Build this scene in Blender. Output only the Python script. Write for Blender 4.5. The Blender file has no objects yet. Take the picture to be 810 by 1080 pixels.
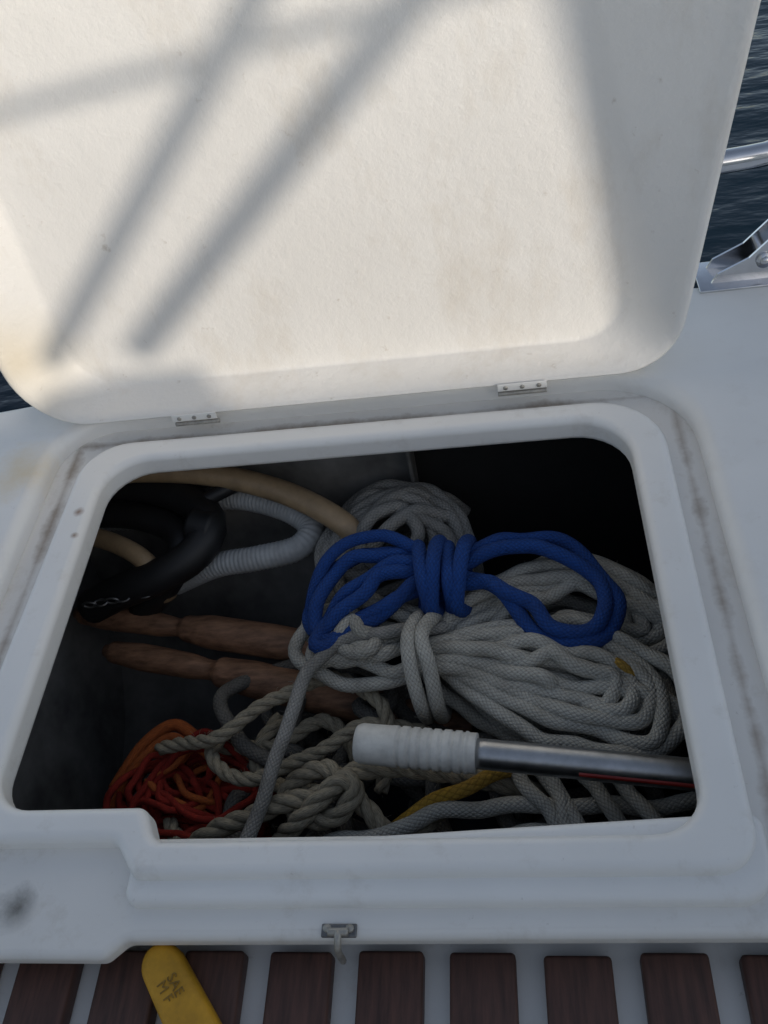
import bpy, bmesh, math, random
from mathutils import Vector, Matrix, noise
scene=bpy.context.scene
col=scene.collection
# ------------------------------------------------------------ materials
def newmat(name):
    m=bpy.data.materials.new(name); m.use_nodes=True
    nt=m.node_tree; b=nt.nodes["Principled BSDF"]
    return m,nt,b
def noise_n(nt,scale,detail=4,rough=.6,coord=None,mscale=None):
    tc=nt.nodes.new('ShaderNodeTexCoord')
    n=nt.nodes.new('ShaderNodeTexNoise'); n.inputs['Scale'].default_value=scale
    n.inputs['Detail'].default_value=detail; n.inputs['Roughness'].default_value=rough
    if mscale:
        mp=nt.nodes.new('ShaderNodeMapping'); mp.inputs['Scale'].default_value=mscale
        nt.links.new(tc.outputs['Object'],mp.inputs[0]); nt.links.new(mp.outputs[0],n.inputs['Vector'])
    else: nt.links.new(tc.outputs[coord or 'Object'],n.inputs['Vector'])
    return n
def ramp(nt,fac,stops):
    r=nt.nodes.new('ShaderNodeValToRGB')
    e=r.color_ramp.elements
    while len(e)<len(stops): e.new(.5)
    for i,(p,c) in enumerate(stops):
        e[i].position=p; e[i].color=(*c,1) if len(c)==3 else c
    nt.links.new(fac,r.inputs[0]); return r
def mix(nt,a,b,fac,mode='MIX'):
    m=nt.nodes.new('ShaderNodeMixRGB'); m.blend_type=mode
    for s,i in ((fac,0),(a,1),(b,2)):
        if isinstance(s,(int,float)): m.inputs[i].default_value=s
        elif isinstance(s,tuple): m.inputs[i].default_value=(*s,1)
        else: nt.links.new(s,m.inputs[i])
    return m.outputs[0]
def bump(nt,h,b,strength=.3,dist=.001,prev=None):
    n=nt.nodes.new('ShaderNodeBump'); n.inputs['Strength'].default_value=strength
    n.inputs['Distance'].default_value=dist
    nt.links.new(h,n.inputs['Height'])
    if prev: nt.links.new(prev.outputs[0],n.inputs['Normal'])
    nt.links.new(n.outputs[0],b.inputs['Normal']); return n
def math_n(nt,op,a,b=None):
    n=nt.nodes.new('ShaderNodeMath'); n.operation=op
    for i,s in enumerate((a,b)):
        if s is None: continue
        if isinstance(s,(int,float)): n.inputs[i].default_value=s
        else: nt.links.new(s,n.inputs[i])
    return n.outputs[0]
def spots(nt,c,mid,spot,k=.85):
    for (x,y,z,rad,cc) in spot:
        g=nt.nodes.new('ShaderNodeNewGeometry')
        vm=nt.nodes.new('ShaderNodeVectorMath'); vm.operation='DISTANCE'
        nt.links.new(g.outputs['Position'],vm.inputs[0]); vm.inputs[1].default_value=(x,y,z)
        d=math_n(nt,'DIVIDE',vm.outputs['Value'],rad)
        d=math_n(nt,'ADD',d,math_n(nt,'MULTIPLY',mid.outputs[0],.9))
        rr=ramp(nt,d,[(.45,(1,1,1)),(1.0,(0,0,0))])
        c=mix(nt,c,cc,math_n(nt,'MULTIPLY',rr.outputs[0],k))
    return c

def gelcoat(name,base=(.89,.88,.85),dirt=(.48,.42,.33),amount=.5,rough=.35,spot=None,crease=False):
    m,nt,b=newmat(name)
    big=noise_n(nt,5,3,.65); fine=noise_n(nt,110,3,.7); mid=noise_n(nt,22,5,.72)
    r1=ramp(nt,big.outputs[0],[(.35,(0,0,0)),(.8,(1,1,1))])
    c=mix(nt,base,tuple(x*.92 for x in base),r1.outputs[0])
    r2=ramp(nt,mid.outputs[0],[(.56,(0,0,0)),(.78,(1,1,1))])
    c=mix(nt,c,dirt,math_n(nt,'MULTIPLY',r2.outputs[0],amount))
    r3=ramp(nt,fine.outputs[0],[(.68,(0,0,0)),(.76,(1,1,1))])
    c=mix(nt,c,(.25,.2,.15),math_n(nt,'MULTIPLY',r3.outputs[0],amount*.8))
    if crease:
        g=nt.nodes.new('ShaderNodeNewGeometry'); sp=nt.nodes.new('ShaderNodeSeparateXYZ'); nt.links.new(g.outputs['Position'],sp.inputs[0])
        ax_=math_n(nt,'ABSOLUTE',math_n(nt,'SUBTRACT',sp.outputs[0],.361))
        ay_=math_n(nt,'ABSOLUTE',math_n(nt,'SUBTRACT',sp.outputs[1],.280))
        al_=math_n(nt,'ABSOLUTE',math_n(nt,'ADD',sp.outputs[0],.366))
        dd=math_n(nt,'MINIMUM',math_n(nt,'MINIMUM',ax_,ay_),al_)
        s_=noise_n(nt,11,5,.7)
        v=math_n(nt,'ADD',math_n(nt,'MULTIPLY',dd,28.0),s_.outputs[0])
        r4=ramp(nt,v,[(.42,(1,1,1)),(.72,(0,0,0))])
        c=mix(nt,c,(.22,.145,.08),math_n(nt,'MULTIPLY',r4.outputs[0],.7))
    if spot: c=spots(nt,c,mid,spot)
    nt.links.new(c,b.inputs['Base Color'])
    b.inputs['Roughness'].default_value=rough
    bump(nt,mid.outputs[0],b,.15,.002)
    return m
def plain(name,c,rough=.5,metal=0,var=.2,scale=30,bs=.2):
    m,nt,b=newmat(name)
    n=noise_n(nt,scale,4,.65)
    r=ramp(nt,n.outputs[0],[(.3,tuple(x*(1-var) for x in c)),(.7,tuple(min(1,x*(1+var)) for x in c))])
    nt.links.new(r.outputs[0],b.inputs['Base Color'])
    b.inputs['Roughness'].default_value=rough; b.inputs['Metallic'].default_value=metal
    bump(nt,n.outputs[0],b,bs,.001)
    return m
def braid(name,c,gap,n=11,dirt=.35,dirtc=(.12,.11,.09),gs=.5):
    m,nt,b=newmat(name)
    tc=nt.nodes.new('ShaderNodeTexCoord'); sp=nt.nodes.new('ShaderNodeSeparateXYZ')
    nt.links.new(tc.outputs['UV'],sp.inputs[0])
    u=math_n(nt,'MULTIPLY',sp.outputs[0],n*math.pi/2); v=math_n(nt,'MULTIPLY',sp.outputs[1],n*math.pi/2*.75)
    p=math_n(nt,'SINE',math_n(nt,'ADD',u,v)); q=math_n(nt,'SINE',math_n(nt,'SUBTRACT',u,v))
    pp=math_n(nt,'POWER',math_n(nt,'ABSOLUTE',p),.6); qq=math_n(nt,'POWER',math_n(nt,'ABSOLUTE',q),.6)
    h=math_n(nt,'MULTIPLY',pp,qq)
    nz=noise_n(nt,14,3,.6); fz=noise_n(nt,420,2,.7)
    rn=ramp(nt,nz.outputs[0],[(.4,(0,0,0)),(.7,(1,1,1))])
    cc=mix(nt,c,dirtc,math_n(nt,'MULTIPLY',rn.outputs[0],dirt))
    rh=ramp(nt,h,[(.05,(1,1,1)),(.6,(0,0,0))])
    cc=mix(nt,cc,gap,math_n(nt,'MULTIPLY',rh.outputs[0],gs))
    rf=ramp(nt,fz.outputs[0],[(.3,(.68,.68,.68)),(.7,(1,1,1))])
    cc=mix(nt,cc,rf.outputs[0],1.0,'MULTIPLY')
    nt.links.new(cc,b.inputs['Base Color']); b.inputs['Roughness'].default_value=.9
    b1=bump(nt,fz.outputs[0],b,.6,.001)
    bump(nt,h,b,.7,.0014,b1)
    return m
def fibre(name,c,dark):
    m,nt,b=newmat(name)
    tc=nt.nodes.new('ShaderNodeTexCoord'); mp=nt.nodes.new('ShaderNodeMapping')
    mp.inputs['Scale'].default_value=(14,1.2,1)
    nt.links.new(tc.outputs['UV'],mp.inputs[0])
    n=nt.nodes.new('ShaderNodeTexNoise'); n.inputs['Scale'].default_value=2.5; n.inputs['Detail'].default_value=3
    nt.links.new(mp.outputs[0],n.inputs['Vector'])
    r=ramp(nt,n.outputs[0],[(.3,dark),(.6,c)])
    nz=noise_n(nt,12,3,.6); rn=ramp(nt,nz.outputs[0],[(.4,(0,0,0)),(.75,(1,1,1))])
    cc=mix(nt,r.outputs[0],dark,math_n(nt,'MULTIPLY',rn.outputs[0],.4))
    nt.links.new(cc,b.inputs['Base Color']); b.inputs['Roughness'].default_value=.9
    bump(nt,n.outputs[0],b,.7,.001)
    return m

SM=(-.258,-.281,-.018,.042,(.05,.045,.03))
M_gel=gelcoat('gelcoat',amount=.3,spot=[(-.322,.150,0,.014,(.22,.10,.04)),(-.317,.115,0,.010,(.25,.14,.07))])
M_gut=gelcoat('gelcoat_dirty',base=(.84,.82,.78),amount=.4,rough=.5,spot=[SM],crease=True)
M_deck=gelcoat('deck_gelcoat',amount=.14,rough=.38,spot=[(-.41,.22,.0,.10,(.78,.66,.46))])  # warm spot paints in the sunlit strip on the left side deck
M_lid,nt,b=newmat('lid_fibreglass')
big=noise_n(nt,4,3,.6); mid=noise_n(nt,45,5,.7); fine=noise_n(nt,260,2,.7); st=noise_n(nt,9,5,.7,mscale=(1,1,.5))
c=mix(nt,(.85,.825,.78),(.80,.775,.73),ramp(nt,big.outputs[0],[(.35,(0,0,0)),(.7,(1,1,1))]).outputs[0])
c=mix(nt,c,(.60,.52,.41),math_n(nt,'MULTIPLY',ramp(nt,st.outputs[0],[(.52,(0,0,0)),(.8,(1,1,1))]).outputs[0],.5))
c=mix(nt,c,(.38,.30,.21),math_n(nt,'MULTIPLY',ramp(nt,mid.outputs[0],[(.65,(0,0,0)),(.78,(1,1,1))]).outputs[0],.55))
c=spots(nt,c,big,[(-.40,.30,.10,.16,(.74,.60,.36))],.5)
nt.links.new(c,b.inputs['Base Color']); b.inputs['Roughness'].default_value=.5
b1=bump(nt,fine.outputs[0],b,.3,.0008); bump(nt,mid.outputs[0],b,.5,.0035,b1)
M_shade=plain('locker_shade_black',(.008,.008,.008),.9)  # near-black colour stands in for the shade deep in the locker
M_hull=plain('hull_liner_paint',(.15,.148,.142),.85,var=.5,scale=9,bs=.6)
M_teak,nt,b=newmat('dark_teak')
n=noise_n(nt,30,4,.6,mscale=(6,.6,1)); n2=noise_n(nt,8,3,.6)
r=ramp(nt,n.outputs[0],[(.3,(.032,.013,.010)),(.7,(.13,.054,.038))])
c=mix(nt,r.outputs[0],(.14,.088,.07),math_n(nt,'MULTIPLY',n2.outputs[0],.5))
nt.links.new(c,b.inputs['Base Color']); b.inputs['Roughness'].default_value=.55; bump(nt,n.outputs[0],b,.35,.001)
M_steel=plain('stainless_steel',(.62,.63,.65),.16,1,var=.08,bs=.03)
M_galv=plain('weathered_hinge_metal',(.42,.40,.36),.5,.6,var=.25,scale=120)
M_iron=plain('dull_steel',(.2,.2,.2),.5,1,var=.3,scale=120)
M_alu=plain('anodised_aluminium',(.44,.45,.46),.36,1,var=.2,scale=40,bs=.08)
M_wplastic=plain('white_plastic_grip',(.64,.63,.58),.5,var=.16,scale=60,bs=.35)
M_blackrub=plain('black_rubber',(.008,.008,.009),.55,var=.4)
M_whose=plain('white_hose',(.34,.35,.35),.5,var=.2)
M_those=plain('tan_hose',(.30,.21,.12),.5,var=.25)
M_redrefl=plain('red_reflection',(.28,.02,.015),.4)  # colour of the reflection along the boat hook tube
M_yelfoam=plain('yellow_foam',(.58,.30,.02),.6,var=.22,scale=45,bs=.5)
M_ink=plain('dark_ink',(.24,.135,.02),.7,var=.5,scale=200)
M_oar,nt,b=newmat('weathered_wood')
n=noise_n(nt,25,5,.65,mscale=(1,4,4)); r=ramp(nt,n.outputs[0],[(.3,(.08,.038,.02)),(.7,(.33,.175,.10))])
nt.links.new(r.outputs[0],b.inputs['Base Color']); b.inputs['Roughness'].default_value=.6; bump(nt,n.outputs[0],b,.5,.003)
M_white=braid('white_braid',(.56,.545,.485),(.13,.12,.10),11,.5,(.15,.135,.10))
M_grey=braid('grey_braid',(.38,.37,.34),(.09,.085,.075),11,.5,(.11,.10,.08))
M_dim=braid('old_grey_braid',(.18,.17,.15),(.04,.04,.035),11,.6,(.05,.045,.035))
M_blue=braid('blue_braid',(.004,.060,.28),(.002,.014,.08),11,.4,(.003,.018,.09),.5)
M_yrope=braid('yellow_braid',(.50,.29,.03),(.15,.08,.01),6,.3)
M_tan=fibre('tan_laid_rope',(.42,.37,.27),(.10,.085,.06))
M_orange=fibre('red_cord',(.36,.022,.010),(.09,.007,.004))
M_orange2=fibre('orange_cord',(.52,.13,.025),(.18,.04,.012))

# ------------------------------------------------------------ helpers
def addmesh(name,verts,faces,mat,parent=None,smooth=True,uvs=None,sharp=None):
    me=bpy.data.meshes.new(name); me.from_pydata([tuple(v) for v in verts],[],faces)
    if uvs:
        uvl=me.uv_layers.new(name='UVMap')
        i=0
        for p in uvs:
            for q in p: uvl.data[i].uv=q; i+=1
    for p in me.polygons: p.use_smooth=smooth
    me.materials.append(mat)
    bm=bmesh.new(); bm.from_mesh(me); bmesh.ops.recalc_face_normals(bm,faces=bm.faces); bm.to_mesh(me); bm.free()
    if sharp and smooth: me.set_sharp_from_angle(angle=math.radians(sharp))
    ob=bpy.data.objects.new(name,me); col.objects.link(ob)
    if parent: ob.parent=parent
    return ob
def empty(name,loc=(0,0,0)):
    e=bpy.data.objects.new(name,None); col.objects.link(e); e.empty_display_size=.05
    return e
def rp(cs,n=8):
    out=[]; k=len(cs)
    for i in range(k):
        x,y,r=cs[i]; P=Vector((x,y)); A=Vector(cs[i-1][:2]); B=Vector(cs[(i+1)%k][:2])
        a=(A-P).normalized(); bb=(B-P).normalized()
        ang=a.angle(bb); t=r/math.tan(ang/2); 
        T1=P+a*t; T2=P+bb*t; Cc=P+(a+bb).normalized()*(r/math.sin(ang/2))
        v1=T1-Cc; v2=T2-Cc; th=v1.angle_signed(v2)
        for j in range(n+1):
            f=-th*j/n
            out.append(Cc+Vector((v1.x*math.cos(f)-v1.y*math.sin(f),v1.x*math.sin(f)+v1.y*math.cos(f))))
    return out
def slab(name,loops,zt,zb,bev,mat,parent=None,res=4):
    cu=bpy.data.curves.new(name,'CURVE'); cu.dimensions='2D'; cu.fill_mode='BOTH'
    for lp in loops:
        s=cu.splines.new('POLY'); s.points.add(len(lp)-1)
        for i,p in enumerate(lp): s.points[i].co=(p[0],p[1],0,1)
        s.use_cyclic_u=True
    cu.extrude=(zt-zb)/2-bev; cu.bevel_depth=bev; cu.bevel_resolution=res; cu.offset=-bev
    tmp=bpy.data.objects.new('tmp',cu); col.objects.link(tmp)
    dg=bpy.context.evaluated_depsgraph_get()
    me=bpy.data.meshes.new_from_object(tmp.evaluated_get(dg))
    bpy.data.objects.remove(tmp)
    for v in me.vertices: v.co.z+=(zt+zb)/2
    bm=bmesh.new(); bm.from_mesh(me); bmesh.ops.remove_doubles(bm,verts=bm.verts,dist=1e-5)
    bmesh.ops.recalc_face_normals(bm,faces=bm.faces); bm.to_mesh(me); bm.free()
    for p in me.polygons: p.use_smooth=True
    me.set_sharp_from_angle(angle=math.radians(40))
    me.materials.clear(); me.materials.append(mat)
    ob=bpy.data.objects.new(name,me); col.objects.link(ob)
    w=ob.modifiers.new('wn','WEIGHTED_NORMAL'); w.keep_sharp=True
    if parent: ob.parent=parent
    return ob
def box(name,x0,x1,y0,y1,z0,z1,mat,parent=None,bev=.003):
    bm=bmesh.new(); bmesh.ops.create_cube(bm,size=1)
    for v in bm.verts: v.co=Vector((x0+(v.co.x+.5)*(x1-x0),y0+(v.co.y+.5)*(y1-y0),z0+(v.co.z+.5)*(z1-z0)))
    if bev>0: bmesh.ops.bevel(bm,geom=bm.edges[:],offset=bev,segments=3,profile=.5,affect='EDGES')
    me=bpy.data.meshes.new(name); bm.to_mesh(me); bm.free(); me.materials.append(mat)
    for p in me.polygons: p.use_smooth=True
    me.set_sharp_from_angle(angle=math.radians(35))
    ob=bpy.data.objects.new(name,me); col.objects.link(ob)
    if parent: ob.parent=parent
    return ob
def resample(pts,closed,step):
    P=[Vector(p) for p in pts]; n=len(P); dense=[]
    segs=n if closed else n-1
    for i in range(segs):
        if closed: p0,p1,p2,p3=P[(i-1)%n],P[i],P[(i+1)%n],P[(i+2)%n]
        else:
            p1,p2=P[i],P[i+1]; p0=P[i-1] if i>0 else p1*2-p2; p3=P[i+2] if i+2<n else p2*2-p1
        for j in range(24):
            t=j/24
            dense.append(.5*((2*p1)+(p2-p0)*t+(2*p0-5*p1+4*p2-p3)*t*t+(3*p1-p0-3*p2+p3)*t**3))
    dense.append(P[0].copy() if closed else P[-1].copy())
    L=[0]
    for i in range(1,len(dense)): L.append(L[-1]+(dense[i]-dense[i-1]).length)
    tot=L[-1]; m=max(8,int(tot/step)); out=[]; k=0
    for i in range(m+1 if not closed else m):
        s=tot*i/m
        while k<len(L)-2 and L[k+1]<s: k+=1
        d=L[k+1]-L[k]; f=(s-L[k])/d if d>1e-9 else 0
        out.append(dense[k].lerp(dense[k+1],f))
    return out,tot
FUZZ=[]
class Acc:
    def __init__(s): s.v=[]; s.f=[]; s.u=[]
    def tube(s,pts,r,closed=False,sides=10,step=None,rf=None,wob=0,seed=0,pre=False,uvr=None):
        if pre: path=pts
        else: path,tot=resample(pts,closed,step or r*.7)
        n=len(path)
        if wob:
            path=[p+Vector((noise.noise(p*22+Vector((seed*7.3,0,0))),noise.noise(p*22+Vector((0,seed*5.1,9))),noise.noise(p*22+Vector((3,1,seed*3.7)))))*wob for p in path]
        T=[]
        for i in range(n):
            if closed: t=path[(i+1)%n]-path[i-1]
            else: t=path[min(i+1,n-1)]-path[max(i-1,0)]
            T.append(t.normalized())
        up=Vector((0,0,1)) if abs(T[0].z)<.9 else Vector((1,0,0))
        a=(up-T[0]*up.dot(T[0])).normalized(); fr=[a]
        for i in range(1,n):
            a=a-T[i]*a.dot(T[i]); a.normalize(); fr.append(a.copy())
        base=len(s.v)
        s.last=(path,T,fr,r)
        vl=[0]
        for i in range(1,n+1): vl.append(vl[-1]+(path[i%n]-path[i-1]).length)
        for i in range(n):
            bb=T[i].cross(fr[i]); rr=r*(rf(i/(n-1),vl[i]) if rf else 1)
            for j in range(sides):
                th=2*math.pi*j/sides
                s.v.append(path[i]+fr[i]*math.cos(th)*rr+bb*math.sin(th)*rr)
        ur=uvr or r
        shift=0
        if closed:
            a0=fr[0]; al=fr[-1]-T[0]*fr[-1].dot(T[0]); al.normalize()
            ang=math.atan2(T[0].dot(a0.cross(al)),a0.dot(al)); shift=round(ang/(2*math.pi/sides))
        for i in range(n if closed else n-1):
            last=(i==n-1)
            for j in range(sides):
                j2=(j+1)%sides
                if last:
                    c0=base+(j+shift)%sides; c1=base+(j2+shift)%sides
                else: c0=base+(i+1)*sides+j; c1=base+(i+1)*sides+j2
                s.f.append((base+i*sides+j,base+i*sides+j2,c1,c0))
                va=vl[i]/(2*math.pi*ur)*2; vb=vl[i+1]/(2*math.pi*ur)*2
                s.u.append(((j/sides*2,va),((j+1)/sides*2,va),((j+1)/sides*2,vb),(j/sides*2,vb)))
        if not closed:
            for e,i in ((0,0),(1,n-1)):
                ids=[base+i*sides+j for j in range(sides)]
                if e==0: ids=ids[::-1]
                s.f.append(tuple(ids)); s.u.append(tuple((0,0) for _ in ids))
        return s
    def laid(s,pts,r,closed=False,wob=0,seed=0,pitch=6.5):
        path,tot=resample(pts,closed,r*.5)
        if wob:
            path=[p+Vector((noise.noise(p*20+Vector((seed*7.3,0,0))),noise.noise(p*20+Vector((0,seed*5.1,9))),noise.noise(p*20+Vector((3,1,seed*3.7)))))*wob for p in path]
        n=len(path); 
        T=[(path[min(i+1,n-1)]-path[max(i-1,0)]).normalized() for i in range(n)]
        up=Vector((0,0,1)) if abs(T[0].z)<.9 else Vector((1,0,0))
        a=(up-T[0]*up.dot(T[0])).normalized(); fr=[a.copy()]
        for i in range(1,n):
            a=a-T[i]*a.dot(T[i]); a.normalize(); fr.append(a.copy())
        ds=tot/n
        for k in range(3):
            q=[]
            for i in range(n):
                th=2*math.pi*(i*ds/(pitch*r)+k/3)
                q.append(path[i]+(fr[i]*math.cos(th)+T[i].cross(fr[i])*math.sin(th))*r*.48)
            s.tube(q,r*.56,sides=8,pre=True)
        s.fuzz(path,r,int(tot*260),seed+len(s.v))
    def fuzz(s,path,r,cnt,seed):
        # loose fibres sticking out of worn rope
        rnd=random.Random(seed)
        for _ in range(cnt):
            p=path[rnd.randrange(len(path))]
            d=Vector((rnd.uniform(-1,1),rnd.uniform(-1,1),rnd.uniform(-.2,1))).normalized()
            e=Vector((rnd.uniform(-1,1),rnd.uniform(-1,1),rnd.uniform(-1,1))).normalized()
            L=rnd.uniform(.002,.006); q=p+d*r*.9
            s.tube([q,q+d*L*.6+e*L*.3,q+d*L*.7+e*L],.00022,sides=3,pre=True)
    def make(s,name,mat,parent=None):
        return addmesh(name,s.v,s.f,mat,parent,True,s.u)
def mm(l,z=None,dz=0):
    out=[]
    for p in l:
        if len(p)==2: out.append(Vector((p[0]/1000,p[1]/1000,(z+dz)/1000)))
        else: out.append(Vector((p[0]/1000,p[1]/1000,(p[2]+dz)/1000)))
    return out

# ------------------------------------------------------------ boat deck, rim, gutter
OP=rp([(.304,.232,.058),(-.308,.232,.052),(-.306,-.201,.038),(-.157,-.201,.012),(-.143,-.231,.016),(.306,-.231,.040)])
rim=slab('hatch_rim',[rp([(.343,.262,.075),(-.345,.266,.06),(-.352,-.231,.016),(-.177,-.231,.014),(-.154,-.262,.014),(.341,-.262,.035)]),OP],0,-.034,.0095,M_gel,None,6)
deck=empty('boat_deck')
slab('rim_step',[rp([(.349,-.212,.012),(-.162,-.236,.012),(-.162,-.281,.014),(.349,-.281,.03)])],-.009,-.03,.007,M_gel,deck)
slab('gutter_floor',[rp([(.9,.325,.012),(-.9,.325,.012),(-.9,-.319,.012),(-.172,-.319,.012),(-.156,-.305,.012),(.9,-.297,.012)]),rp([(.32,.245,.05),(-.32,.245,.05),(-.32,-.222,.03),(.32,-.222,.03)])],-.019,-.040,.007,M_gut,deck)
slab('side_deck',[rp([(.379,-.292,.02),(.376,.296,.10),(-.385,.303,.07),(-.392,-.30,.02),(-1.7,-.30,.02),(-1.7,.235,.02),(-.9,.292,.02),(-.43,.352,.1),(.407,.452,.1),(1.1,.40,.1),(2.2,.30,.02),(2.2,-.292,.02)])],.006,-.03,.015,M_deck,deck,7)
pts=[(-1.7,.235),(-.9,.292),(-.43,.352),(.407,.452),(1.1,.40),(2.2,.30)]
V=[];Fc=[]
for z,o in ((-.02,-.012),(-.06,.0),(-.5,-.03),(-1.3,-.25)):
    for p in pts: V.append((p[0],p[1]+o,z))
for r_ in range(3):
    for i in range(5): Fc.append((r_*6+i,r_*6+i+1,(r_+1)*6+i+1,(r_+1)*6+i))
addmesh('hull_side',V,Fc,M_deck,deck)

# locker interior
lk=empty('locker_interior')
prof=[(.325,-.036),(.325,-.12),(.305,-.22),(.26,-.33),(.18,-.42),(.05,-.48),(-.30,-.50)]
def sweep(name,x0,x1,mat):
    V=[];F=[];nx=8
    pr,_=resample([(0,a,b) for a,b in prof],False,.03)
    for i in range(nx+1):
        x=x0+(x1-x0)*i/nx
        for p in pr: V.append((x,p.y,p.z))
    k=len(pr)
    for i in range(nx):
        for j in range(k-1): F.append((i*k+j,i*k+j+1,(i+1)*k+j+1,(i+1)*k+j))
    addmesh(name,V,F,mat,lk)
sweep('hull_liner',-.50,.045,M_hull); sweep('hull_liner_shaded',.045,.50,M_shade)  # right part of the liner coloured as if in shade
def quad(name,vs,mat,p): return addmesh(name,vs,[(0,1,2,3)],mat,p,False)
quad('end_wall_left',[(-.48,-.3,-.036),(-.48,.33,-.036),(-.44,.33,-.52),(-.44,-.3,-.52)],M_hull,lk)
quad('end_wall_right',[(.44,-.3,-.036),(.44,.33,-.036),(.44,.33,-.52),(.44,-.3,-.52)],M_shade,lk)
quad('front_wall',[(-.5,-.285,-.036),(.5,-.285,-.036),(.5,-.285,-.52),(-.5,-.285,-.52)],M_shade,lk)
box('hull_rib',.042,.048,.290,.33,-.50,-.035,M_hull,lk,.002)

# ------------------------------------------------------------ lid
lid=empty('locker_lid')
def LP(x,z,off=0): return Vector((x,.285+(z-.02)*.14+off,z))
NS=10
def lloop(cs,off): return [LP(p.x,p.y,off) for p in rp(cs,NS)]
loops=[
 lloop([(.445,.56,.07),(-.452,.56,.07),(-.418,.012,.085),(.366,.012,.07)],.070),
 lloop([(.445,.56,.07),(-.452,.56,.07),(-.418,.012,.085),(.366,.012,.07)],.008),
 lloop([(.443,.558,.07),(-.450,.558,.07),(-.416,.013,.085),(.364,.013,.07)],.002),
 lloop([(.438,.553,.067),(-.445,.553,.067),(-.411,.016,.08),(.359,.016,.065)],-.001),
 lloop([(.430,.545,.065),(-.437,.545,.065),(-.403,.020,.078),(.352,.020,.063)],.001),
 lloop([(.420,.535,.06),(-.428,.535,.06),(-.395,.0225,.075),(.344,.0225,.06)],.010),
 lloop([(.262,.512,.05),(-.357,.512,.05),(-.361,.030,.071),(.321,.028,.052)],.045),
 lloop([(.256,.509,.05),(-.354,.509,.05),(-.358,.032,.071),(.318,.030,.052)],.0475),
 lloop([(.246,.505,.05),(-.348,.505,.05),(-.352,.036,.07),(.313,.034,.05)],.0485),
 lloop([(.22,.49,.05),(-.328,.49,.05),(-.332,.048,.068),(.300,.045,.05)],.0487),
]
V=[];F=[]
n=len(loops[0])
for l in loops: V+=l
for a in range(len(loops)-1):
    for j in range(n):
        j2=(j+1)%n; F.append((a*n+j,a*n+j2,(a+1)*n+j2,(a+1)*n+j))
F.append(tuple((len(loops)-1)*n+j for j in range(n)))
F.append(tuple(range(n))[::-1])
o=addmesh('lid_shell',V,F,M_lid,lid,True,None,50)
wn=o.modifiers.new('wn','WEIGHTED_NORMAL'); wn.keep_sharp=True
for i,(hx) in enumerate((-.202,.194)):
    h=empty('lid_hinge') 
    box('leaf',hx-.028,hx+.028,.2786,.2798,.010,.0200,M_gel,h,.0004)
    a=Acc(); a.tube([(hx-.028,.2825,.0030),(hx+.028,.2825,.0030)],.0028,sides=12); a.make('pin_barrel',M_galv,h)
    for k in (-.019,0,.019):
        a=Acc(); a.tube([(hx+k,.2792,.0150),(hx+k,.2775,.0150)],.0027,sides=12,step=.001); a.make('screw',M_galv,h)

la=empty('hatch_latch')
box('plate',.006,.034,-.303,-.293,-.0195,-.0165,M_iron,la,.001)
a=Acc(); a.tube([(.012,-.300,-.0145),(.028,-.300,-.0145)],.0032,sides=12); a.tube([(.020,-.300,-.014),(.0205,-.305,-.013),(.020,-.312,-.020),(.020,-.314,-.040)],.0028,sides=10); a.make('catch_hook',M_galv,la)
a=Acc(); a.tube([(.011,-.297,-.0165),(.011,-.297,-.014)],.0032,sides=10,step=.001);a.tube([(.029,-.297,-.0165),(.029,-.297,-.014)],.0032,sides=10,step=.001); a.make('screws',M_galv,la)

# ------------------------------------------------------------ slatted seat
seat=empty('slatted_seat')
box('seat_base',-1.6,2.2,-.92,-.286,-.11,-.078,M_gel,seat,.004)
x=-.046-.0735*18
while x<1.9:
    random.seed(int(x*1000))
    dz=random.uniform(-.0008,.0008)
    box('slat',x,x+.052+random.uniform(-.0015,.0015),-.90,-.302+random.uniform(-.0015,.0015),-.0775,-.060+dz,M_teak,seat,.0035)
    x+=.0735
fl=empty('yellow_foam_float')
V=[];F=[]
rad=.0188
A=Vector((-.1300,-.3185)); ax=Vector((.62,-.785)).normalized(); Lg=.10; pe=Vector((-ax.y,ax.x))
out=[]
for j in range(15):
    t=math.pi*j/14; out.append((-math.sin(t)*rad*1.05,math.cos(t)*rad*(1-.08)))
for j in range(15):
    t=math.pi*j/14; out.append((Lg+math.sin(t)*rad,-math.cos(t)*rad*1.08))
rings=[(.86,0),(1,.004),(1,.012),(.94,.017),(.82,.0195),(.6,.0205)]
for s_,z in rings:
    for (u,v) in out:
        uu=Lg/2+(u-Lg/2)*(1-(1-s_)*.3); vv=v*s_
        p=A+ax*uu+pe*vv; V.append((p.x,p.y,-.0585+z+.0008*noise.noise(Vector((p.x*60,p.y*60,z*50)))))
n=len(out)
for i in range(len(rings)-1):
    for j in range(n): F.append((i*n+j,i*n+(j+1)%n,(i+1)*n+(j+1)%n,(i+1)*n+j))
F.append(tuple((len(rings)-1)*n+j for j in range(n))); F.append(tuple(range(n))[::-1])
addmesh('foam_body',V,F,M_yelfoam,fl,True,None,50)
tc=bpy.data.curves.new('t','FONT'); tc.body='SAE\nM F'; tc.size=.0115; tc.space_line=.8; tc.extrude=.0002
to=bpy.data.objects.new('t',tc); col.objects.link(to)
me=bpy.data.meshes.new_from_object(to.evaluated_get(bpy.context.evaluated_depsgraph_get())); bpy.data.objects.remove(to)
me.materials.clear(); me.materials.append(M_ink)
to=bpy.data.objects.new('printed_lettering',me); col.objects.link(to); to.parent=fl
p=A+ax*.012+pe*.0005
to.location=(p.x,p.y,-.0585+.0214); to.rotation_euler=(0,0,math.atan2(ax.y,ax.x))

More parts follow.
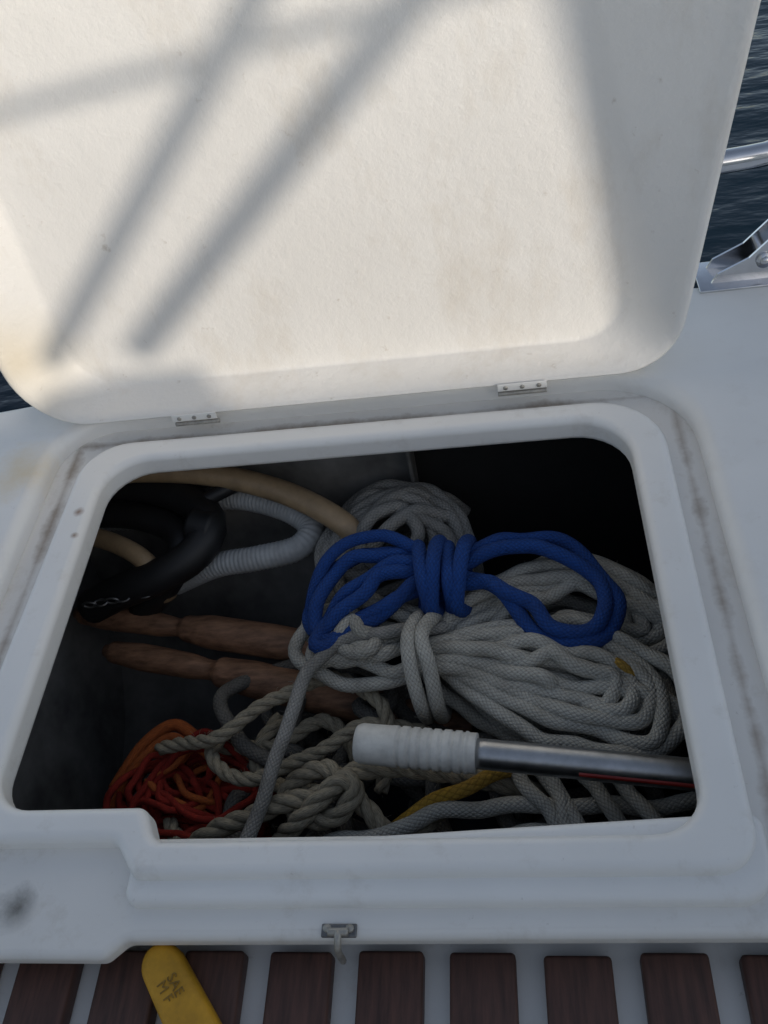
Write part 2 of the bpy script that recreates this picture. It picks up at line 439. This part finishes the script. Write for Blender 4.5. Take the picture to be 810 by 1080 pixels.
# ------------------------------------------------------------ pushpit rail
ra=empty('stern_rail')
a=Acc(); a.tube([(-.9,.36,.150),(-.3,.44,.150),(.43,.475,.150),(.56,.490,.152),(1.2,.44,.155),(1.9,.36,.155)],.0135,sides=20,step=.02); a.make('rail_tube',M_steel,ra)
a=Acc(); a.tube([(.520,.466,.045),(.60,.482,.15),(.75,.49,.42)],.0125,sides=16); a.make('brace_tube',M_steel,ra)
for y,nm in ((.442,'bracket_plate_front'),(.474,'bracket_plate_back')):
    P2=[(.432,.006),(.500,.006),(.528,.034),(.550,.084),(.520,.092),(.474,.040),(.440,.022)]
    V=[(x,y,z) for x,z in P2]+[(x,y+.003,z) for x,z in P2]; k=len(P2)
    F=[tuple(range(k))[::-1],tuple(range(k,2*k))]+[(i,(i+1)%k,k+(i+1)%k,k+i) for i in range(k)]
    addmesh(nm,V,F,M_steel,ra,False)
box('bracket_base',.418,.545,.428,.49,.0055,.0095,M_steel,ra,.0015)
a=Acc(); a.tube([(.492,.436,.036),(.492,.480,.036)],.0065,sides=6); a.tube([(.492,.4415,.036),(.492,.439,.036)],.010,sides=20,step=.001); a.make('bolt',M_steel,ra)

# ------------------------------------------------------------ hoses
a=Acc(); a.tube(mm([(-470,300,-120),(-414,308,-122),(-333,305,-125),(-262,278,-128),(-222,235,-130),(-235,195,-140),(-283,172,-155),(-345,165,-175),(-400,165,-205)]),.0235,sides=16)
a.tube(mm([(-470,270,-140),(-400,275,-140),(-330,265,-142),(-275,238,-145),(-262,205,-150),(-290,178,-185),(-340,170,-230)]),.019,sides=16)
a.tube(mm([(-232,262,-118),(-200,275,-112),(-180,290,-115)]),.010,sides=12)
a.make('black_hose',M_blackrub)
a=Acc(); a.tube([(-.241,.232,-.128),(-.226,.226,-.129),(-.211,.221,-.130)],.0245,sides=20,step=.004); a.make('hose_collar',M_blackrub)
corr=lambda t,l: 1+.025*math.sin(l*2*math.pi/.006)
a=Acc(); a.tube(mm([(-250,300,-155),(-190,292,-150),(-125,265,-150),(-90,232,-152),(-105,203,-156),(-160,195,-162),(-220,198,-175),(-290,200,-210)]),.0165,sides=16,step=.0012,rf=corr); a.make('white_hose',M_whose)
corr=lambda t,l: 1+.08*math.sin(l*2*math.pi/.007)
a=Acc(); a.tube(mm([(-470,285,-165),(-409,285,-165),(-330,282,-168),(-270,262,-170)]),.0145,sides=16,step=.0014,rf=corr); a.make('white_corrugated_hose',M_whose)
a=Acc(); a.tube(mm([(-400,295,-85),(-312,300,-90),(-217,290,-98),(-119,258,-108),(-42,210,-118),(-5,185,-160),(30,190,-230)]),.0155,sides=14); a.make('tan_hose',M_those)
a=Acc(); a.tube(mm([(-470,245,-140),(-401,237,-140),(-341,212,-140),(-301,185,-150),(-290,170,-200)]),.013,sides=14); a.make('tan_hose',M_those)
a=Acc(); a.tube(mm([(-405,205,-60),(-408,195,-100),(-404,185,-130),(-408,180,-165)]),.004,sides=8); a.make('blue_cord',M_blue)
a=Acc()
for i in range(7):
    c=Vector((-.375+.014*i,.135+.003*i,-.16-.001*i))
    ring=[]
    for t in range(10):
        th=2*math.pi*t/10; dx=.009*math.cos(th); d2=.005*math.sin(th)
        ring.append(c+(Vector((dx,d2,0)) if i%2 else Vector((dx,0,d2))))
    a.tube(ring,.0016,closed=True,sides=6,step=.002)
a.make('anchor_chain',M_iron)

# ------------------------------------------------------------ wooden oars
def oar(name,pts,prof,r):
    def rf(t,l):
        for (a0,b0),(a1,b1) in zip(prof,prof[1:]):
            if a0<=t<=a1:
                f=(t-a0)/(a1-a0); f=f*f*(3-2*f); return b0+(b1-b0)*f
        return prof[-1][1]
    a=Acc(); a.tube(mm(pts),r,sides=18,step=.004,rf=rf,uvr=r); return a.make(name,M_oar)
oar('wooden_oar',[(-440,178,-235),(-271,140,-232),(-102,104,-235),(-20,90,-240)],[(0,.35),(.03,.65),(.12,.78),(.30,.72),(.385,.55),(.41,.8),(.5,1.0),(.7,1.0),(.86,.85),(1,.8)],.0225)
oar('wooden_oar',[(-385,120,-245),(-213,76,-242),(-22,22,-245),(110,-8,-250)],[(0,.35),(.03,.65),(.12,.78),(.25,.72),(.325,.55),(.35,.85),(.45,1.0),(.75,1.0),(.86,.85),(1,.8)],.0235)

# ------------------------------------------------------------ rope coils
def family(acc,pts,n,r,z0,zstep,shrink,seed,jit=.006,dz=0,fz=0):
    P=mm(pts,z0,dz); c=sum(P,Vector())/len(P)
    for i in range(n):
        rnd=random.Random(seed*100+i)
        q=[]
        for p in P:
            d=p-c; ln=d.length
            v=c+d*((ln-shrink*i)/ln if ln>shrink*i+.012 else .3)
            v.z=p.z+zstep*i/1000+rnd.uniform(-.008,.008)
            v.x+=rnd.uniform(-jit,jit); v.y+=rnd.uniform(-jit,jit); q.append(v)
        acc.tube(q,r,closed=True,sides=12,wob=.007,seed=seed+i)
        if fz: acc.fuzz(acc.last[0],r,fz,seed*31+i)
a=Acc()
family(a,[(-50,100,-190),(-76,165,-180),(-62,225,-175),(-10,272,-168),(55,280,-168),(105,240,-170),(118,165,-180),(60,105,-190)],5,.0085,None,7,.016,1,.008,22,40)
family(a,[(-45,110,-215),(-80,170,-215),(-60,240,-215),(0,280,-215),(70,280,-215),(115,230,-215),(110,160,-215)],4,.0085,None,5,.017,2)
a.tube(mm([(-70,110,-190),(-30,180,-140),(20,240,-118),(70,270,-145),(110,270,-190)]),.0085,sides=12,wob=.005)
a.tube(mm([(-60,90,-190),(-10,160,-135),(50,215,-118),(105,225,-150)]),.0085,sides=12,wob=.005)
a.tube(mm([(-75,130,-190),(-55,190,-145),(-10,245,-128),(50,258,-128),(100,250,-165)]),.0085,sides=12,wob=.005)
a.tube(mm([(-78,110,-190),(-62,160,-150),(-30,215,-132),(20,225,-122),(85,190,-130),(110,150,-150)]),.0085,sides=12,wob=.006)
a.make('grey_rope_coil',M_grey)
a=Acc()
R8=.0083
family(a,[(70,40,-150),(120,85,-140),(195,135,-140),(270,148,-142),(325,95,-145),(330,30,-150),(250,15,-150),(150,22,-150)],4,R8,None,3,.017,3,.008,0,70)
family(a,[(70,25,-140),(130,40,-126),(210,45,-126),(285,15,-130),(328,-40,-135),(305,-95,-140),(225,-92,-140),(140,-48,-135)],5,R8,None,4,.0165,4,.005,0,70)
for i,(dy,zz) in enumerate(((8,-122),(-8,-118),(-24,-124),(-38,-130),(-2,-136),(-16,-138))):
    a.tube(mm([(60,24+dy*.5,-135),(110,22+dy*.8,zz),(170,14+dy*1.1,zz),(235,-8+dy*1.1,zz-3),(290,-35+dy*.5,zz-8),(335,-60+dy*.2,zz-25)]),R8,sides=12,wob=.009,seed=40+i)
    a.fuzz(a.last[0],R8,60,i+900)
for i,(dy,zz) in enumerate(((14,-128),(0,-124),(-12,-132))):
    a.tube(mm([(85,60+dy*.5,-140),(140,92+dy,zz),(205,110+dy,zz),(270,98+dy,zz-3),(335,60+dy,zz-12)]),R8,sides=12,wob=.010,seed=50+i)
family(a,[(75,40,-150),(20,60,-140),(-35,90,-140),(-75,60,-150),(-70,20,-150),(-15,0,-145),(50,0,-145)],5,R8,None,5,.0155,5,.006,0,50)
family(a,[(85,60,-150),(30,90,-140),(-30,120,-150),(-70,100,-160),(-60,60,-170),(0,40,-160)],3,R8,None,2,.015,7,.008)
family(a,[(60,30,-190),(130,80,-185),(220,110,-180),(300,60,-180),(320,-30,-180),(250,-90,-180),(150,-60,-185)],5,R8,None,-3,.02,6)
for dx,s in ((-9,0),(8,3)):
    a.tube(mm([(72+dx,76,-150),(68+dx,55,-116),(62+dx-s,21,-98),(64+dx+s,-12,-108),(72+dx,-40,-145),(72+dx,-15,-205),(75+dx,40,-210)]),R8,closed=True,sides=12)
    a.fuzz(a.last[0],R8,60,dx+70)
a.make('white_rope_hank',M_white)
a=Acc(); a.tube(mm([(90,50,-128),(30,42,-118),(-25,38,-122),(-60,8,-130),(-82,-50,-140),(-97,-115,-148),(-116,-176,-155),(-150,-230,-170),(-160,-265,-210)]),.0078,sides=12,wob=.004); a.fuzz(a.last[0],.0078,90,3); a.make('white_rope_tail',M_grey)
# blue hank
a=Acc()
rb=.0086
BL=[
 [(108,122,-108),(58,134,-104),(-5,138,-106),(-50,108,-115),(-64,58,-124),(-30,44,-120),(35,82,-110),(85,104,-106)],
 [(108,112,-112),(50,120,-98),(0,112,-104),(-40,80,-112),(-58,40,-126),(-38,28,-128),(10,66,-112),(70,92,-108)],
 [(100,118,-115),(45,138,-110),(-15,150,-116),(-62,118,-128),(-70,70,-135),(-46,52,-120),(10,98,-100),(60,108,-100)],
]
for i,L1 in enumerate(BL): a.tube(mm(L1),rb,closed=True,sides=12,wob=.010,seed=i)
BR=[
 [(92,116,-104),(140,140,-102),(197,148,-104),(252,120,-108),(280,66,-112),(256,20,-114),(208,16,-112),(170,50,-106),(142,92,-104),(110,104,-104)],
 [(92,112,-110),(140,126,-98),(192,130,-96),(244,104,-100),(268,58,-106),(246,26,-104),(206,28,-102),(176,62,-100),(146,84,-100),(110,98,-104)],
]
for i,L1 in enumerate(BR): a.tube(mm(L1),rb,closed=True,sides=12,wob=.008,seed=i+5)
for k in range(4):
    x=66+15.5*k; t=(-7,5,-2,8)[k]; u=(0,5,-4,3)[k]
    a.tube(mm([(x+t,152+u,-112),(x+t*.5,138,-93+u),(x,110,-84+u),(x-t*.5,84,-90),(x-t,70-u,-112),(x,82,-135),(x,138,-135)]),rb,closed=True,sides=12)
a.tube(mm([(60,140,-95),(20,162,-94),(-28,152,-98),(-58,120,-110),(-75,80,-140)]),rb*.9,sides=12,wob=.004)
a.make('blue_rope_hank',M_blue)
# three strand tan ropes
a=Acc()
a.laid(mm([(-260,-40,-215),(-182,-44,-188),(-114,-2,-178),(-49,17,-172),(9,-16,-172),(24,-60,-190),(10,-100,-215)]),.0085,wob=.004)
a.laid(mm([(-190,-160,-200),(-150,-150,-180),(-84,-133,-165),(-34,-124,-160),(-5,-104,-155),(65,-101,-160),(144,-112,-180),(200,-120,-200)]),.011,wob=.003)
a.laid(mm([(-182,-20,-215),(-190,-56,-205),(-138,-92,-195),(-64,-72,-185),(-8,-39,-180),(60,-40,-200)]),.0085,wob=.004)
a.laid(mm([(-90,-160,-190),(-60,-150,-160),(-20,-118,-145),(-5,-128,-150),(-30,-150,-165),(-70,-140,-175),(-85,-110,-180),(-40,-98,-160),(0,-135,-165),(30,-165,-190)]),.0105)
a.laid(mm([(-240,-120,-240),(-190,-190,-220),(-90,-185,-200),(0,-175,-190),(60,-150,-190),(90,-120,-200)]),.009,wob=.006)
a.laid(mm([(-200,-30,-240),(-120,-40,-225),(-60,-10,-215),(-20,-70,-215),(-80,-100,-220),(-140,-60,-225),(-120,0,-230)]),.009,wob=.006)
a.make('tan_laid_rope',M_tan)
a=Acc()
a.tube(mm([(-60,-175,-190),(16,-160,-175),(60,-150,-168),(113,-142,-165),(208,-141,-168),(300,-139,-175),(370,-120,-190)]),.0085,sides=12,wob=.006)
a.tube(mm([(40,-190,-190),(120,-172,-178),(210,-165,-175),(300,-170,-180),(370,-190,-190)]),.0085,sides=12,wob=.007)
for i,(x,sl_) in enumerate(((166,-6),(190,6),(206,14),(262,-10),(232,4))):
    a.tube(mm([(x-24+sl_,-80,-190),(x-5,-112,-165+i*2),(x+12-sl_*.3,-140,-158),(x+26-sl_,-172,-165),(x+34-sl_*2,-200,-190)]),.0078,sides=12,wob=.012,seed=i)
a.make('white_rope_tail',M_white)
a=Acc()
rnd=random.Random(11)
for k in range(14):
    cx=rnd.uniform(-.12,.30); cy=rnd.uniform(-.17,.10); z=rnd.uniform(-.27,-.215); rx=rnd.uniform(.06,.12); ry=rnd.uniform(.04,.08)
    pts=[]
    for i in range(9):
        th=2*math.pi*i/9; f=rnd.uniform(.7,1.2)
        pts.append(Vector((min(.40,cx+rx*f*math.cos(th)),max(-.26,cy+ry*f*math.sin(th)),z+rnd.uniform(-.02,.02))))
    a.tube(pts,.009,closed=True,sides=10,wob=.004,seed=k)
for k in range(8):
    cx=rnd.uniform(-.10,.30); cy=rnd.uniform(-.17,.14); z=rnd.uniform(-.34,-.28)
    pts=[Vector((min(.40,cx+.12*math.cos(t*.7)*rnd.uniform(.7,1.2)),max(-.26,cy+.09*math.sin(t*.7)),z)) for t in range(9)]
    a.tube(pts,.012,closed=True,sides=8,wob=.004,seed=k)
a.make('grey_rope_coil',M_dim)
bm=bmesh.new(); bmesh.ops.create_icosphere(bm,subdivisions=5,radius=1)
for v in bm.verts:
    p=v.co.copy(); d=1+.22*noise.noise(p*2.1)+.08*noise.noise(p*6)
    v.co=Vector((.12+p.x*.30*d,-.02+p.y*.22*d,-.40+p.z*.14*d))
me=bpy.data.meshes.new('canvas'); bm.to_mesh(me); bm.free()
for p in me.polygons: p.use_smooth=True
me.materials.append(plain('navy_canvas',(.02,.022,.03),.9,scale=60)); o=bpy.data.objects.new('canvas_bag',me); col.objects.link(o)

# boat hook handle
bh=empty('boat_hook')
H0=Vector((.003,-.096,-.108)); H1=Vector((.123,-.111,-.108)); H2=Vector((.42,-.150,-.112))
def ribs(t,l):
    if t<.05: return .86+.12*math.sin(t/.05*math.pi/2)
    if t<.30: return .98
    if t>.93: return .95
    return 1.0-.07*(math.sin(l*2*math.pi/.0105)>0.55)
a=Acc(); a.tube([H0,H0.lerp(H1,.5),H1],.0205,sides=28,step=.0011,rf=ribs); a.make('grip',M_wplastic,bh)
a=Acc(); a.tube([H1-(H1-H0)*.02,H1.lerp(H2,.5),H2],.0148,sides=28,step=.01); a.make('tube',M_alu,bh)
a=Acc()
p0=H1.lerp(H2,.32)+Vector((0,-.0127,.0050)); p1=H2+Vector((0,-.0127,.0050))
a.tube([p0,p0.lerp(p1,.5),p1],.0026,sides=10,step=.01); a.make('reflection_strip',M_redrefl,bh)  # reddish reflection on the tube, modelled as a coloured strip

a=Acc(); a.tube(mm([(30,-150,-190),(66,-137,-168),(105,-124,-158),(144,-108,-160),(190,-90,-185)]),.0075,sides=12,wob=.004); a.tube(mm([(215,15,-150),(250,-3,-122),(275,-16,-120),(305,-40,-150)]),.006,sides=12); a.make('yellow_rope',M_yrope)
# red / orange cords
a=Acc(); a2=Acc(); rnd=random.Random(5)
for k in range(34):
    acc=a if k%5 else a2
    cx=-.222+rnd.uniform(-.03,.03); cy=-.085+rnd.uniform(-.03,.03); z=-.30+k*.0022
    rx=rnd.uniform(.03,.078); ry=rx*rnd.uniform(.5,.75); ph=rnd.uniform(0,6)
    pts=[Vector((cx+rx*math.cos(t*2*math.pi/8+.5),cy+ry*math.sin(t*2*math.pi/8+.5)+.012*math.cos(2*t+ph),z+.010*math.sin(t*2+ph))) for t in range(8)]
    acc.tube(pts,.0042,closed=True,sides=8,step=.004,wob=.010,seed=k)
a2.tube(mm([(-330,-70,-262),(-300,-20,-250),(-265,5,-245),(-235,-10,-245),(-220,-30,-240)]),.008,sides=8)
a2.tube(mm([(-325,-95,-262),(-300,-50,-245),(-262,-15,-240),(-230,-35,-240)]),.007,sides=8)
a.make('red_cord_coil',M_orange); a2.make('orange_cord_coil',M_orange2)

# ------------------------------------------------------------ added sun blockers, unseen behind the viewpoint
EL=20
S=Vector((.574*math.cos(math.radians(EL)),-.819*math.cos(math.radians(EL)),math.sin(math.radians(EL)))).normalized()
topz=.028+1.285/(-S.y)*S.z
ck=empty('sun_blocker')
box('blocker_wall',-2.0,2.2,-1.14,-1.0,-.11,topz,M_gel,ck,.02)  # added wall, height set so its shadow covers deck and opening
box('blocker_bump',.54,.77,-1.12,-1.02,topz-.005,topz+.055,M_gel,ck,.02)  # added block, raises the wall's shadow at the lid's lower left
bu=empty('side_blocker')  # added panel, edge traced back sunward from the lid's right-hand shade
def sh(x,z):
    p=LP(x,z,.035); t=(p.y+.99)/(-S.y); q=p+S*t; return (q.x,q.z)
edge=[sh(.325,.02),sh(.309,.113),sh(.291,.208),sh(.250,.384),sh(.20,.55)]
P2=[(edge[0][0],-.1)]+edge+[(edge[-1][0]-.01,1.32),(1.9,1.32),(1.9,-.1)]
V=[(x,-.99,z) for x,z in P2]+[(x,-.95,z) for x,z in P2]; k=len(P2)
F=[tuple(range(k))[::-1],tuple(range(k,2*k))]+[(i,(i+1)%k,k+(i+1)%k,k+i) for i in range(k)]
addmesh('blocker_panel',V,F,M_gel,bu,False)
bi=empty('shadow_tubes')  # added tubes, set sunward of the lid to cast its shadow bands
def ext(p,q,s): return [p,p.lerp(q,.5),q+(q-p)*s]
for nm,(a0,b0,a1,b1),r in (('tube_1',(-.371,.084,-.022,.423),.017),('tube_2',(-.254,.084,.124,.402),.020),):
    p=LP(a0,b0,.035)+S*1.55; q=LP(a1,b1,.035)+S*1.55
    a=Acc(); a.tube(ext(p,q,1.2),r,sides=16,step=.05); a.make(nm,M_steel,bi)
p=LP(-.45,.352,.035)+S*1.55; q=LP(-.0,.392,.035)+S*1.55
a=Acc(); a.tube(ext(p,q,.6),.009,sides=12,step=.05); a.make('cross_tube',M_steel,bi)

# ------------------------------------------------------------ water
M_w,nt,b=newmat('water')
b.inputs['Base Color'].default_value=(.006,.018,.030,1); b.inputs['Roughness'].default_value=.1; b.inputs['IOR'].default_value=1.33
n=noise_n(nt,5,3,.5,mscale=(1,2.6,1)); n2=noise_n(nt,1.2,3,.5,mscale=(1,2,1))
b1=bump(nt,n.outputs[0],b,.3,.04); bump(nt,n2.outputs[0],b,.4,.15,b1)
addmesh('water',[(-600,-600,-1.15),(600,-600,-1.15),(600,600,-1.15),(-600,600,-1.15)],[(0,1,2,3)],M_w,None,False)

# ------------------------------------------------------------ light
w=bpy.data.worlds.new('World'); scene.world=w; w.use_nodes=True
wn=w.node_tree
sky=wn.nodes.new('ShaderNodeTexSky'); sky.sky_type='NISHITA'; sky.sun_disc=False
sky.sun_elevation=math.radians(EL); sky.sun_rotation=math.radians(145)
hs=wn.nodes.new('ShaderNodeHueSaturation'); hs.inputs['Saturation'].default_value=.66
bg=wn.nodes['Background']; bg.inputs[1].default_value=.15
wn.links.new(sky.outputs[0],hs.inputs['Color']); wn.links.new(hs.outputs[0],bg.inputs[0])
sl=bpy.data.lights.new('sun','SUN'); sl.energy=2.0; sl.angle=math.radians(1.3); sl.color=(1,.91,.79)
so=bpy.data.objects.new('sun',sl); col.objects.link(so); so.rotation_euler=S.to_track_quat('Z','Y').to_euler(); so.location=(3,-4,3)

# ------------------------------------------------------------ camera
cd=bpy.data.cameras.new('camera'); cam=bpy.data.objects.new('camera',cd); col.objects.link(cam)
cd.sensor_fit='VERTICAL'; cd.sensor_height=36; cd.lens=923/1080*36; cd.clip_start=.01; cd.clip_end=3000
Rr=Vector((.985,.0476,-.1653)); Bk=Vector((.1557,-.655,.7392)); Bk.normalize(); Rr=(Rr-Bk*Rr.dot(Bk)).normalized(); Up=Bk.cross(Rr)
m=Matrix((( Rr.x,Up.x,Bk.x,.1837),(Rr.y,Up.y,Bk.y,-.4961),(Rr.z,Up.z,Bk.z,.690),(0,0,0,1)))
cam.matrix_world=m; scene.camera=cam
scene.view_settings.view_transform='Standard'; scene.view_settings.look='None'; scene.view_settings.exposure=0
